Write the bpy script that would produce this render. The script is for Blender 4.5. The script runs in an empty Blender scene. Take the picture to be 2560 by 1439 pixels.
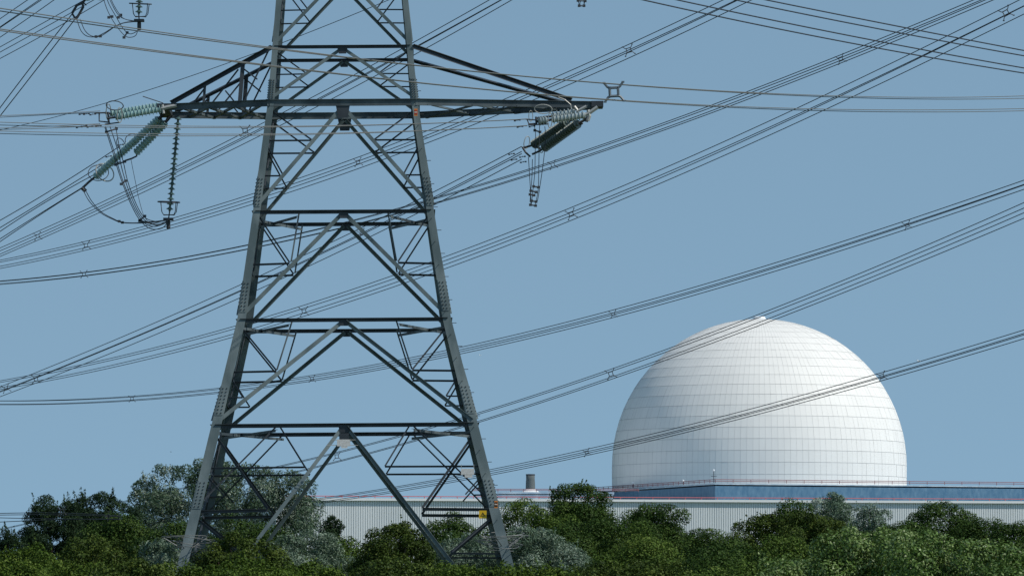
import bpy, bmesh, math, random
import numpy as np
from mathutils import Vector, Matrix

# ------------------------------------------------------------------ camera, sky, sun, exposure
SC = bpy.context.scene
COL = SC.collection
F, HX, HY, EYE = 14600.0, 1280.0, 1588.0, 1.6     # focal length, principal point and horizon (photo pixels), eye height (m)
cam_d = bpy.data.cameras.new('camera'); cam = bpy.data.objects.new('camera', cam_d); COL.objects.link(cam)
cam.location = (0, 0, EYE); cam.rotation_euler = (math.radians(90), 0, 0)
cam_d.sensor_width = 36.0; cam_d.lens = 36.0 * F / 2560.0
cam_d.shift_y = (HY - 719.5) / 2560.0
cam_d.clip_start = 1.0; cam_d.clip_end = 20000.0
SC.camera = cam

SUN_EL, SUN_AZ = math.radians(49), (0.93, -0.37)   # sun to the right, a little behind the camera
az = Vector((SUN_AZ[0], SUN_AZ[1])).normalized()
sun_dir = Vector((az.x * math.cos(SUN_EL), az.y * math.cos(SUN_EL), math.sin(SUN_EL)))
W = bpy.data.worlds.new('World'); SC.world = W; W.use_nodes = True
nt = W.node_tree; nt.nodes.clear()
tc = nt.nodes.new('ShaderNodeTexCoord')
add = nt.nodes.new('ShaderNodeVectorMath'); add.operation = 'ADD'; add.inputs[1].default_value = (0, 0, 0.34)
nrm = nt.nodes.new('ShaderNodeVectorMath'); nrm.operation = 'NORMALIZE'
sky = nt.nodes.new('ShaderNodeTexSky'); sky.sky_type = 'NISHITA'; sky.sun_disc = False
sky.sun_elevation = SUN_EL; sky.sun_rotation = math.atan2(az.x, az.y)
sky.air_density = 1.0; sky.dust_density = 0.1; sky.ozone_density = 1.0
hsv = nt.nodes.new('ShaderNodeHueSaturation'); hsv.inputs['Saturation'].default_value = 0.86
bg = nt.nodes.new('ShaderNodeBackground'); bg.inputs['Strength'].default_value = 0.136
tint = nt.nodes.new('ShaderNodeMix'); tint.data_type = 'RGBA'; tint.blend_type = 'MULTIPLY'; tint.inputs[0].default_value = 1.0
tint.inputs[7].default_value = (0.93, 1.09, 1.00, 1)
out = nt.nodes.new('ShaderNodeOutputWorld')
L = nt.links.new
L(tc.outputs['Generated'], add.inputs[0]); L(add.outputs[0], nrm.inputs[0]); L(nrm.outputs[0], sky.inputs['Vector'])
L(sky.outputs[0], hsv.inputs['Color']); L(hsv.outputs[0], tint.inputs[6]); L(tint.outputs[2], bg.inputs['Color']); L(bg.outputs[0], out.inputs['Surface'])
sd = bpy.data.lights.new('sun', 'SUN'); sd.energy = 3.5; sd.angle = math.radians(0.5); sd.color = (1.0, 0.94, 0.85)
sun = bpy.data.objects.new('sun', sd); COL.objects.link(sun)
sun.rotation_euler = sun_dir.to_track_quat('Z', 'Y').to_euler(); sun.location = (100, -50, 150)
SC.view_settings.view_transform = 'Standard'; SC.view_settings.look = 'None'
SC.view_settings.exposure = 0.0; SC.view_settings.gamma = 1.0
SC.cycles.max_bounces = 6; SC.cycles.transparent_max_bounces = 8

R = random.Random(7)

def P(px, py, Y):
    return Vector(((px - HX) * Y / F, Y, EYE + (HY - py) * Y / F))

# ------------------------------------------------------------------ materials
def mat(name, col, rough=0.6, metal=0.0, spec=0.4, noise=None, bump=0.0):
    m = bpy.data.materials.new(name); m.use_nodes = True
    n = m.node_tree; b = n.nodes['Principled BSDF']
    b.inputs['Base Color'].default_value = (*col, 1); b.inputs['Roughness'].default_value = rough
    b.inputs['Metallic'].default_value = metal; b.inputs['Specular IOR Level'].default_value = spec
    if noise:
        scale, col2, lo, hi, stretch = noise
        t = n.nodes.new('ShaderNodeTexCoord'); mp = n.nodes.new('ShaderNodeMapping'); mp.inputs['Scale'].default_value = stretch
        nz = n.nodes.new('ShaderNodeTexNoise'); nz.inputs['Scale'].default_value = scale; nz.inputs['Detail'].default_value = 6
        cr = n.nodes.new('ShaderNodeValToRGB'); cr.color_ramp.elements[0].position = lo; cr.color_ramp.elements[1].position = hi
        cr.color_ramp.elements[0].color = (*col, 1); cr.color_ramp.elements[1].color = (*col2, 1)
        n.links.new(t.outputs['Object'], mp.inputs['Vector']); n.links.new(mp.outputs[0], nz.inputs['Vector'])
        n.links.new(nz.outputs['Fac'], cr.inputs['Fac']); n.links.new(cr.outputs[0], b.inputs['Base Color'])
        if bump:
            bp = n.nodes.new('ShaderNodeBump'); bp.inputs['Strength'].default_value = bump
            n.links.new(nz.outputs['Fac'], bp.inputs['Height']); n.links.new(bp.outputs[0], b.inputs['Normal'])
    return m

STEEL = mat('weathered_steel', (0.085, 0.118, 0.126), 0.5, 0.0, 0.3, (1.1, (0.165, 0.205, 0.212), 0.40, 0.62, (1, 1, 0.35)))
STEEL_M = mat('half_shaded_steel', (0.045, 0.060, 0.070), 0.55, 0.0, 0.3, (0.9, (0.125, 0.155, 0.165), 0.38, 0.66, (1, 1, 1)))  # steel darkened in colour to stand for shade on arms and plan braces
STEEL_D = mat('shaded_steel', (0.028, 0.036, 0.046), 0.55, 0.0, 0.3, (1.3, (0.06, 0.07, 0.082), 0.35, 0.7, (1, 1, 1)))  # near-black steel copy, shade of beams, struts and chords painted in
BOLT = mat('rusty_bolt', (0.035, 0.04, 0.045), 0.7)
FIT = mat('galvanised_fitting', (0.42, 0.42, 0.40), 0.45, 0.3)
FIT_M = mat('blue_grey_fitting', (0.13, 0.16, 0.19), 0.5)
FIT_D = mat('dark_fitting', (0.05, 0.055, 0.065), 0.6)
WIRE_D = mat('weathered_conductor', (0.045, 0.055, 0.07), 0.7, 0.0, 0.2)
WIRE_L = mat('bright_conductor', (0.175, 0.185, 0.185), 0.55, 0.2, 0.3)
GLASS = mat('teal_glass', (0.27, 0.42, 0.415), 0.15, 0.0, 0.7, (7.0, (0.48, 0.62, 0.60), 0.3, 0.75, (1, 1, 1)))
GLASS_D = mat('dark_glass', (0.06, 0.11, 0.105), 0.2, 0.0, 0.6)
PORC = mat('grey_porcelain', (0.42, 0.47, 0.47), 0.25, 0.0, 0.6)
PORC_D = mat('dark_porcelain', (0.13, 0.16, 0.14), 0.22, 0.0, 0.6)
YEL = mat('yellow_enamel', (0.75, 0.46, 0.02), 0.4)
BLK = mat('black_enamel', (0.012, 0.012, 0.012), 0.5)
ORG = mat('orange_enamel', (0.75, 0.24, 0.04), 0.45)
RED = mat('red_enamel', (0.45, 0.04, 0.03), 0.45)
WHT = mat('white_enamel', (0.72, 0.70, 0.68), 0.45, 0, 0.4, (14, (0.55, 0.52, 0.5), 0.4, 0.7, (1, 1, 1)))
DOME_M = mat('white_dome_panels', (0.765, 0.755, 0.725), 0.6, 0.0, 0.22, (0.35, (0.80, 0.79, 0.757), 0.35, 0.65, (1, 1, 0.3)))
JOINT = mat('panel_joint', (0.54, 0.55, 0.55), 0.8)
CLAD = mat('pale_cladding', (0.66, 0.70, 0.715), 0.5, 0, 0.3, (0.25, (0.74, 0.77, 0.78), 0.3, 0.7, (1, 1, 0.15)))
TRIM = mat('white_trim', (0.80, 0.82, 0.83), 0.45)
BLUE = mat('blue_cladding', (0.050, 0.130, 0.215), 0.5, 0, 0.3, (1.6, (0.105, 0.200, 0.285), 0.35, 0.75, (1.2, 1.2, 0.5)))
BLUE_P = mat('pale_blue_cladding', (0.26, 0.36, 0.45), 0.5, 0, 0.3, (0.9, (0.42, 0.50, 0.56), 0.4, 0.65, (1, 1, 0.3)))
RAIL = mat('red_railing', (0.46, 0.12, 0.13), 0.5)
RAIL_D = mat('dull_red_railing', (0.22, 0.09, 0.10), 0.6)
CONC = mat('stack_concrete', (0.085, 0.102, 0.104), 0.8, 0, 0.2, (0.7, (0.135, 0.152, 0.150), 0.3, 0.7, (1, 1, 0.2)))
BARK = mat('bark', (0.07, 0.055, 0.04), 0.9, 0, 0.2, (6, (0.12, 0.10, 0.08), 0.3, 0.7, (1, 1, 0.3)))
GRASS = mat('rough_grass', (0.05, 0.075, 0.02), 0.9, 0, 0.2, (0.12, (0.10, 0.11, 0.04), 0.35, 0.65, (1, 1, 1)), 0.3)
FEATH = mat('white_feathers', (0.75, 0.75, 0.74), 0.6)
FEATH_D = mat('dark_feathers', (0.05, 0.05, 0.055), 0.6)

def leaf_mat(name, c0, c1, c2, rough=0.55, spec=0.12, trans=0.14):
    m = bpy.data.materials.new(name); m.use_nodes = True
    n = m.node_tree; b = n.nodes['Principled BSDF']; o = n.nodes['Material Output']
    a = n.nodes.new('ShaderNodeAttribute'); a.attribute_name = 'tint'
    cr = n.nodes.new('ShaderNodeValToRGB'); e = cr.color_ramp.elements
    e[0].position = 0.0; e[0].color = (*c0, 1); e[1].position = 1.0; e[1].color = (*c2, 1)
    k = e.new(0.55); k.color = (*c1, 1)
    tr = n.nodes.new('ShaderNodeBsdfTranslucent'); mx = n.nodes.new('ShaderNodeMixShader'); mx.inputs[0].default_value = trans
    b.inputs['Roughness'].default_value = rough; b.inputs['Specular IOR Level'].default_value = spec
    n.links.new(a.outputs['Fac'], cr.inputs['Fac']); n.links.new(cr.outputs[0], b.inputs['Base Color']); n.links.new(cr.outputs[0], tr.inputs['Color'])
    n.links.new(b.outputs[0], mx.inputs[1]); n.links.new(tr.outputs[0], mx.inputs[2]); n.links.new(mx.outputs[0], o.inputs['Surface'])
    return m
LEAF = {
 'pine':   leaf_mat('pine_needles', (0.010, 0.024, 0.013), (0.021, 0.045, 0.018), (0.052, 0.088, 0.028), 0.6, 0.12, 0.1),
 'dark':   leaf_mat('dark_leaves', (0.017, 0.039, 0.008), (0.040, 0.081, 0.014), (0.093, 0.140, 0.027)),
 'green':  leaf_mat('green_leaves', (0.026, 0.054, 0.008), (0.067, 0.118, 0.017), (0.143, 0.199, 0.038)),
 'olive':  leaf_mat('olive_leaves', (0.019, 0.037, 0.007), (0.050, 0.083, 0.013), (0.113, 0.150, 0.027)),
 'yellow': leaf_mat('yellow_green_leaves', (0.026, 0.053, 0.008), (0.068, 0.117, 0.014), (0.142, 0.197, 0.030)),
 'bright': leaf_mat('bright_leaves', (0.038, 0.082, 0.013), (0.121, 0.204, 0.040), (0.332, 0.420, 0.189), 0.4, 0.3, 0.2),
 'silver': leaf_mat('silver_leaves', (0.068, 0.118, 0.070), (0.132, 0.196, 0.132), (0.36, 0.43, 0.35)),
 'willow': leaf_mat('grey_green_leaves', (0.033, 0.069, 0.037), (0.086, 0.139, 0.081), (0.387, 0.440, 0.370)),
}

# ------------------------------------------------------------------ mesh and object helpers
class MB:
    def __init__(s): s.v, s.f = [], []
    def add(s, vs, fs):
        o = len(s.v); s.v += [tuple(v) for v in vs]; s.f += [tuple(i + o for i in f) for f in fs]; return s
    def prism(s, rings):          # rings of equal length, capped
        n = len(rings[0]); vs = [p for r in rings for p in r]; fs = []
        for k in range(len(rings) - 1):
            for i in range(n):
                j = (i + 1) % n; fs.append((k*n+i, k*n+j, (k+1)*n+j, (k+1)*n+i))
        fs.append(tuple(range(n))[::-1]); fs.append(tuple(range((len(rings)-1)*n, len(rings)*n)))
        return s.add(vs, fs)
    def box(s, c, d, X=Vector((1,0,0)), Y=Vector((0,1,0)), Z=Vector((0,0,1))):
        c = Vector(c); X, Y, Z = X*d[0]/2, Y*d[1]/2, Z*d[2]/2
        return s.prism([[c-X-Y-Z, c+X-Y-Z, c+X+Y-Z, c-X+Y-Z], [c-X-Y+Z, c+X-Y+Z, c+X+Y+Z, c-X+Y+Z]])
    def tube(s, pts, r, n=6):
        pts = [Vector(p) for p in pts]; rings = []; ref = None
        for i, p in enumerate(pts):
            d = (pts[min(i+1, len(pts)-1)] - pts[max(i-1, 0)]).normalized()
            if ref is None:
                ref = Vector((0,0,1)) if abs(d.z) < 0.9 else Vector((1,0,0))
            a = d.cross(ref).normalized(); b = a.cross(d).normalized(); ref = b
            rr = r[i] if isinstance(r, (list, tuple)) else r
            rings.append([p + (a*math.cos(t) + b*math.sin(t))*rr for t in [2*math.pi*k/n for k in range(n)]])
        return s.prism(rings)
    def ring(s, c, ax, ay, r, n=28, m=6):   # torus with in-plane half axes ax, ay
        c, ax, ay = Vector(c), Vector(ax), Vector(ay); nz = ax.cross(ay).normalized(); vs, fs = [], []
        for i in range(n):
            t = 2*math.pi*i/n; o = ax*math.cos(t) + ay*math.sin(t); p = c + o; o = o.normalized()
            vs += [p + (o*math.cos(q) + nz*math.sin(q))*r for q in [2*math.pi*k/m for k in range(m)]]
        for i in range(n):
            for k in range(m):
                fs.append((i*m+k, ((i+1)%n)*m+k, ((i+1)%n)*m+(k+1)%m, i*m+(k+1)%m))
        return s.add(vs, fs)
    def lathe(s, p0, p1, prof, n=14):       # prof: (distance along, radius)
        p0, p1 = Vector(p0), Vector(p1); d = (p1-p0).normalized()
        ref = Vector((0,0,1)) if abs(d.z) < 0.9 else Vector((1,0,0)); a = d.cross(ref).normalized(); b = a.cross(d)
        return s.prism([[p0 + d*h + (a*math.cos(t)+b*math.sin(t))*rr for t in [2*math.pi*k/n for k in range(n)]] for h, rr in prof])
    def build(s, name, m, parent=None, smooth=False):
        me = bpy.data.meshes.new(name); me.from_pydata(s.v, [], s.f); me.materials.append(m)
        if smooth: me.polygons.foreach_set('use_smooth', [True]*len(me.polygons))
        bm = bmesh.new(); bm.from_mesh(me); bmesh.ops.recalc_face_normals(bm, faces=bm.faces); bm.to_mesh(me); bm.free()
        o = bpy.data.objects.new(name, me); COL.objects.link(o)
        if parent: o.parent = parent
        return o

def thing(name, label, cat, loc=(0,0,0), group=None):
    o = bpy.data.objects.new(name, None); COL.objects.link(o); o.location = loc; o.empty_display_size = 0.5
    o['label'] = label; o['category'] = cat
    if group: o['group'] = group
    return o
def tag(o, label, cat, group=None):
    o['label'] = label; o['category'] = cat
    if group: o['group'] = group
    return o
def shift(o, base):              # parts are built in world coordinates; move their mesh into the thing's frame
    o.data.transform(Matrix.Translation(-Vector(base))); return o
def struct(o): o['kind'] = 'structure'; return o

# ------------------------------------------------------------------ ground
g = MB(); N = 24
for i in range(N):
    pass
g.add([(-9000,-3000,0),(9000,-3000,0),(9000,14000,0),(-9000,14000,0)], [(0,1,2,3)])
struct(g.build('ground', GRASS))

# ------------------------------------------------------------------ power station: dome
YD = 955.0; RD = 368*YD/F; DC = P(1898, 1165, YD); zeq = DC.z
dome = thing('reactor_dome', 'huge white panelled reactor dome rising behind the blue building', 'dome', (DC.x, DC.y, 0))
NL, NR = 150, 20
def dome_p(lat, lon, r): return Vector((r*math.cos(lat)*math.sin(lon), -r*math.cos(lat)*math.cos(lon), zeq + r*math.sin(lat)))
pm = MB(); gap_h, gap_v = 0.05, 0.022
rs = random.Random(3)
for i in range(NR):
    la0, la1 = math.radians(90)*i/NR, math.radians(90)*(i+1)/NR
    a0, a1 = la0 + gap_h/RD/2, la1 - gap_h/RD/2
    for j in range(NL):
        if i == NR-1: continue
        l0, l1 = 2*math.pi*j/NL, 2*math.pi*(j+1)/NL
        g0 = min(gap_v/(RD*math.cos(a0)), 0.3*(l1-l0))/2; g1 = min(gap_v/(RD*max(0.02, math.cos(a1))), 0.3*(l1-l0))/2
        rr = RD + rs.uniform(-0.012, 0.012)
        pm.add([dome_p(a0,l0+g0,rr), dome_p(a0,l1-g0,rr), dome_p(a1,l1-g1,rr), dome_p(a1,l0+g1,rr)], [(0,1,2,3)])
for i in range(6):                # drum below the springing line
    z1 = zeq - 1.95*i; z0 = zeq - 1.95*(i+1)
    for j in range(NL):
        l0, l1 = 2*math.pi*j/NL + gap_v/RD/2, 2*math.pi*(j+1)/NL - gap_v/RD/2
        rr = RD + rs.uniform(-0.012, 0.012)
        q = lambda l, z: Vector((rr*math.sin(l), -rr*math.cos(l), z))
        pm.add([q(l0,z0+gap_h/2), q(l1,z0+gap_h/2), q(l1,z1-gap_h/2), q(l0,z1-gap_h/2)], [(0,1,2,3)])
pm.build('panel_shell', DOME_M, dome)
jm = MB(); rj = RD - 0.045
prof = [(0.0, rj), (zeq, rj)] + [(zeq + rj*math.sin(math.radians(a)), max(0.02, rj*math.cos(math.radians(a)))) for a in range(3, 91, 3)]
jm.lathe((0,0,0), (0,0,1), prof, 96); jm.build('panel_joint', JOINT, dome, True)
cm = MB(); zt = zeq + RD
cm.lathe((0,0,zt-0.25), (0,0,zt+1), [(0,1.15),(0.40,1.05),(0.60,0.95),(0.68,0.6)], 24); cm.build('roof_cap', TRIM, dome)

# ------------------------------------------------------------------ power station: buildings
def rail_run(mb, p0, p1, h=1.05, step=2.6, r=0.075):
    p0, p1 = Vector(p0), Vector(p1); n = max(1, int((p1-p0).length/step))
    for zz in ((h, h*0.5) if h > 0.4 else (h,)):
        mb.tube([p0+Vector((0,0,zz)), p1+Vector((0,0,zz))], r, 4)
    for k in range(n+1):
        q = p0.lerp(p1, k/n); mb.tube([q, q+Vector((0,0,h+0.04))], r*0.9, 4)

def hall(name, label, x0, x1, ytop, Y0, Y1, depth):
    a, b = P(x0, ytop[0], Y0), P(x1, ytop[1], Y1); zt = a.z; a.z = b.z = 0
    t = thing(name, label, 'building', a)
    d = (b-a).normalized(); n = Vector((-d.y, d.x, 0)); Lg = (b-a).length      # n points away from the camera
    m = MB(); prof = []; pit, rec = 0.36, 0.11; k = 0
    while k*pit < Lg:
        s = k*pit
        prof += [(s, 0), (s+pit-rec, 0), (s+pit-rec+0.03, 0.13), (s+pit-0.03, 0.13)]; k += 1
    vs, fs = [], []
    for s, q in prof:
        p = d*s + n*q; vs += [Vector((p.x,p.y,0)), Vector((p.x,p.y,zt-0.335))]
    for i in range(len(prof)-1): fs.append((2*i, 2*i+2, 2*i+3, 2*i+1))
    m.add(vs, fs); m.build('clad_wall', CLAD, t)
    m = MB(); X, Yv, Z = d, n, Vector((0,0,1))
    m.box(d*Lg/2 + n*(depth/2+0.3) + Z*(zt/2-0.2), (Lg, depth, zt-0.4), X, Yv, Z); m.build('hall_body', CLAD, t)
    m = MB(); m.box(d*Lg/2 + n*(depth/2-0.1) + Z*(zt-0.15), (Lg+0.3, depth+0.6, 0.36), X, Yv, Z); m.build('roof', TRIM, t)
    m = MB(); rail_run(m, n*0.2 + Z*(zt+0.05), d*Lg + n*0.2 + Z*(zt+0.05), 0.30, 2.5, 0.06); m.build('railing', RAIL, t)
    return t, zt
h1, zt1 = hall('clad_hall', 'long pale grey corrugated hall below the dome with white eaves and red railing', 690, 3220, (1244, 1255.4), 880, 909, 60)

# blue building: corner, right face and left face
BC = P(1788, 1208, 908); BC.z = 0; th = math.radians(20)
dr = Vector((math.cos(th), math.sin(th), 0)); dl = Vector((-math.sin(th), math.cos(th), 0))
blue = thing('blue_building', 'blue clad building wrapped around the foot of the white dome', 'building', BC)
zb = P(1788, 1207, 908).z; Z = Vector((0,0,1))
m = MB(); LR, LL = 105.0, 62.0
m.box(dr*LR/2 + dl*LL/2 + Z*(zb/2-0.2), (LR, LL, zb-0.4), dr, dl, Z); m.build('blue_wall', BLUE, blue)
m = MB(); m.box(dr*LR/2 + dl*LL/2 + Z*(zb-0.12), (LR+0.25, LL+0.25, 0.16), dr, dl, Z); m.build('parapet', BLUE_P, blue)
m = MB(); rail_run(m, Z*(zb+0.1), dr*LR + Z*(zb+0.1), 0.5, 3.0, 0.05); rail_run(m, Z*(zb+0.1), dl*LL + Z*(zb+0.1), 0.5, 2.2, 0.05)
m.build('railing', RAIL_D, blue)
# lamps on the blue roof
for (px, py, hh, lab) in ((1783, 1174, 1.8, 'white floodlight on a dark pole at the corner of the blue roof'),
                          (1583, 1208, 0.7, 'small white floodlight low on the left edge of the blue roof'),
                          (1708, 1201, 0.5, 'tiny white floodlight between the corner pole and the left roof lamp')):
    if px > 1780: b = BC + dl*0.6 + Z*(zb+0.1)
    else:
        t0 = (px-HX)/F; k = (t0*BC.y - BC.x)/(dl.x - t0*dl.y); b = BC + dl*k + Z*(zb+0.1)
    lp = thing('roof_lamp', lab, 'lamp', b)
    m = MB(); m.tube([(0,0,0),(0,0,hh)], 0.06, 6); m.box((0,0,hh*0.55),(0.9 if hh > 1 else 0.3,0.08,0.08)); m.build('pole', FIT_D, lp)
    m = MB(); m.lathe((0,0,hh),(0,0,hh+1),[(0,0.08),(0.06,0.15),(0.2,0.16),(0.28,0.07)],10); m.build('lamp_head', TRIM, lp)
# plant room and concrete vent stack left of the dome
PB = P(1245, 1232, 915); zp = PB.z; PB.z = 0
plant = thing('plant_room', 'low pale blue plant building under the concrete stack behind the trees', 'building', PB)
m = MB(); m.box((9, 8, zp/2-0.1), (18, 16, zp-0.2)); m.build('wall', BLUE_P, plant)
m = MB(); m.box((9, 8, zp+0.05), (18.4, 16.4, 0.28)); m.build('roof', BLUE_P, plant)
m = MB(); rail_run(m, (-4, -0.1, zp+0.2), (22, -0.1, zp+0.2), 0.45, 2.0, 0.05); m.build('railing', RAIL_D, plant)
SB = P(1326, 1223, 925); zs0 = SB.z; zs1 = P(1326, 1181, 925).z; SB.z = 0
st = thing('vent_stack', 'short round concrete vent stack left of the dome', 'stack', SB)
m = MB(); rr = 11*925/F
m.lathe((0,0,0),(0,0,1),[(0,rr*1.1),(zs0,rr*1.08),(zs0+0.4*(zs1-zs0),rr*1.05),(zs0+0.62*(zs1-zs0),rr*0.98),(zs1-0.25,rr)],28); m.build('shaft', CONC, st, True)
m = MB(); m.lathe((0,0,zs1-0.2),(0,0,1),[(0,rr*1.04),(0.2,rr*1.04),(0.21,rr*0.85),(0.05,rr*0.8)],28); m.build('rim', FIT_D, st)
m = MB(); m.lathe((0,0,zs0-0.75),(0,0,40),[(0,rr*2.6),(0.18,rr*2.5),(0.75,rr*1.25),(0.8,rr*1.1)],20); m.build('roof_cowl', TRIM, st)

# ------------------------------------------------------------------ the pylon
YC = 248.0; ROT = math.radians(0.95); LEAN = -0.0078
PC = Vector((-6.96, YC, 0))
pyl = thing('electricity_pylon', 'tall grey steel lattice pylon with two cross arms standing among bushes', 'pylon', PC)
pyl.rotation_euler = (0, LEAN, ROT)
HWY = [-400,-235,0,113,250,525,795,1058,1275,1400,1680]
HWV = [135,  146,165,175,187,226,267,332.5,386.5,417.7,487]
def lev(y):
    hw = float(np.interp(y, HWY, HWV)); Yf = YC/(1+hw/F)
    return hw*Yf/F, EYE + (HY-y)*Yf/F          # half width, height
FR = [Matrix.Rotation(math.radians(90*k), 3, 'Z') for k in range(4)]   # front, right, back, left
def fp(k, t, y, inset=0.0):
    w, z = lev(y); return FR[k] @ Vector((t*w, -w+inset, z))
def fn(k): return FR[k] @ Vector((0,-1,0))
def angle(mb, p0, p1, a, n, flip=1, th=None, outward=False, up=False):       # L section bar; n = outward normal of its face
    th = th or max(0.014, a*0.11); d = (p1-p0).normalized(); n = (n - d*n.dot(d)).normalized(); s = d.cross(n)*flip
    if up and s.z < 0: s = -s
    g_ = 1 if outward else -1; b_ = a*(0.75 if outward else 1.0)
    sec = [(-a/2,0),(a/2,0),(a/2,g_*b_),(a/2-th,g_*b_),(a/2-th,g_*th),(-a/2,g_*th)]
    return mb.prism([[p + s*x + n*y for x, y in sec] for p in (p0, p1)])
LEV = [1680,1275,1058,795,525,250,113,-67,-235,-400]
LSZ = [0.43,0.43,0.41,0.36,0.31,0.27,0.24,0.24,0.22,0.22]
leg_objs = []
for (sx, sy) in ((-1,-1),(1,-1),(1,1),(-1,1)):
    rings = []
    for y, a in zip(LEV, LSZ):
        w, z = lev(y); z = max(z, -0.2); th = 0.05; q = [(0,0),(a,0),(a,th),(th,th),(th,a),(0,a)]
        if sx*sy < 0: q = q[::-1]
        rings.append([Vector((sx*(w-u), sy*(w-v), z)) for u, v in q])
    leg_objs.append(MB().prism(rings).build('leg', STEEL, pyl))
# splice plates with bolt heads, on the outer faces of the legs
for li, (sx, sy) in enumerate(((-1,-1),(1,-1),(1,1),(-1,1))):
    for (ya, yb) in ((1197,1268),(962,1035),(700,778),(440,515),(196,246)):
        w0, z0 = lev(yb); w1, z1 = lev(ya); a = float(np.interp(ya, LEV[::-1], LSZ[::-1]))
        pl, bo = MB(), MB()
        for ax in (0, 1):
            mk = (lambda u, w, z, e: Vector((sx*(w-u), sy*(w+e), z))) if ax == 0 else (lambda u, w, z, e: Vector((sx*(w+e), sy*(w-u), z)))
            pl.prism([[mk(0.04,w0,z0,0.003), mk(a-0.03,w0,z0,0.003), mk(a-0.03,w0,z0,0.02), mk(0.04,w0,z0,0.02)],
                      [mk(0.04,w1,z1,0.003), mk(a-0.03,w1,z1,0.003), mk(a-0.03,w1,z1,0.02), mk(0.04,w1,z1,0.02)]])
            for r_ in range(8):
                for c_ in range(2):
                    f_ = (r_+0.7)/8.4; w, z = w0+(w1-w0)*f_, z0+(z1-z0)*f_
                    c = mk(a*(0.30+0.40*c_), w, z, 0.035)
                    bo.box(c, (0.04,0.04,0.04))
        po = pl.build('splice_plate', STEEL, leg_objs[li]); po.parent = leg_objs[li]
        bo.build('bolt_heads', BOLT, leg_objs[li])['kind'] = 'stuff'
# step bolts up the front right leg
for k in range(40):
    y = 1330 - k*29; w, z = lev(y); a = float(np.interp(y, LEV[::-1], LSZ[::-1]))
    m = MB()
    if k % 2: m.tube([Vector((w-a*0.5,-w-0.18,z)), Vector((w-a*0.5,-w+0.02,z))], 0.014, 5)
    else: m.tube([Vector((w-0.02,-w+a*0.5,z)), Vector((w+0.18,-w+a*0.5,z))], 0.014, 5)
    m.build('step_bolt', FIT_D, leg_objs[1])

# horizontal beams
for k in range(4):
    for (y, a, ins) in ((1062,0.17,0.07),(799,0.16,0.07),(529,0.16,0.07),(117,0.14,0.06),(-67,0.13,0.06),(-235,0.24,0.06),(-375,0.13,0.06)):
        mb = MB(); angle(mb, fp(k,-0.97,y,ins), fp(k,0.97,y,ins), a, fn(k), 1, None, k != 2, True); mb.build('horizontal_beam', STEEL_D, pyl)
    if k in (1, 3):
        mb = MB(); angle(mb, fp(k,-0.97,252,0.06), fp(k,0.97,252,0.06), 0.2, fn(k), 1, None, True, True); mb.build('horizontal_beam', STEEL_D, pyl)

def fx(px, y):        # photo x (front face) -> t
    hw = float(np.interp(y, HWY, HWV)); c = float(np.interp(y, [0,250,525,795,1058,1680],[855,855.5,857,858.5,861,861.5])); return (px-c)/hw
DIA = [   # apex level, foot level, size
 (1066,1672,0.15),(803,1052,0.16),(533,788,0.16),(268,512,0.15),(121,244,0.125),(-63,106,0.13),(-230,-72,0.12)]
for k in range(4):
    for (ya, yb, a) in DIA:
        for s in (-1, 1):
            ow = (k == 0 and s == 1 and ya in (1066, 803)) or k in (1, 3)
            mb = MB(); angle(mb, fp(k, s*0.015, ya, 0.10), fp(k, s*0.965, yb, 0.06), a, fn(k), s, None, ow, ow or k == 2)
            mb.build('diagonal_brace', STEEL, pyl)
    for (y, wd, ht) in ((1068,0.55,0.30),(806,0.42,0.20),(536,0.42,0.24),(275,0.58,0.5),(124,0.44,0.26),(-62,0.4,0.24)):
        w, z = lev(y); mb = MB(); f = FR[k]
        mb.prism([[f@Vector((-wd/2,-w+0.045,z+ht*0.35)), f@Vector((wd/2,-w+0.045,z+ht*0.35)), f@Vector((wd/2*0.7,-w+0.045,z-ht*0.65)), f@Vector((-wd/2*0.7,-w+0.045,z-ht*0.65))],
                  [f@Vector((-wd/2,-w+0.065,z+ht*0.35)), f@Vector((wd/2,-w+0.065,z+ht*0.35)), f@Vector((wd/2*0.7,-w+0.065,z-ht*0.65)), f@Vector((-wd/2*0.7,-w+0.065,z-ht*0.65))]])
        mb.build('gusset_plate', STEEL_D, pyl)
SEC = [   # kind, (x0,y0) (x1,y1) on the left half of the front face in photo pixels, size
 ('horizontal_strut',(562,928),(690,926),0.085),('diagonal_strut',(598,812),(690,924),0.07),('vertical_strut',(729,799),(691,922),0.065),
 ('horizontal_strut',(546,991),(606,991),0.065),('diagonal_strut',(572,936),(606,990),0.065),
 ('horizontal_strut',(622,660),(722,657),0.085),('diagonal_strut',(646,540),(722,654),0.065),('vertical_strut',(746,530),(726,652),0.065),
 ('horizontal_strut',(656,350),(777,350),0.07),('diagonal_strut',(672,272),(777,348),0.065),
 ('horizontal_strut',(650,438),(706,438),0.065),('diagonal_strut',(660,352),(706,436),0.065),
 ('horizontal_strut',(682,185),(764,184),0.055),('diagonal_strut',(690,128),(764,182),0.055),
 ('horizontal_strut',(694,25),(768,24),0.055),('diagonal_strut',(706,-60),(769,22),0.055),
 ('horizontal_strut',(505,1167),(761,1166),0.08),('horizontal_strut',(478,1276),(668,1273),0.13),('horizontal_strut',(448,1386),(598,1384),0.08),
 ('horizontal_strut',(490,1221),(530,1221),0.065),
 ('diagonal_strut',(541,1090),(668,1270),0.10),('diagonal_strut',(699,1064),(761,1165),0.065),('diagonal_strut',(690,1064),(487,1266),0.065),
 ('diagonal_strut',(506,1176),(560,1237),0.06),('diagonal_strut',(480,1284),(598,1382),0.10),
]
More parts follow.
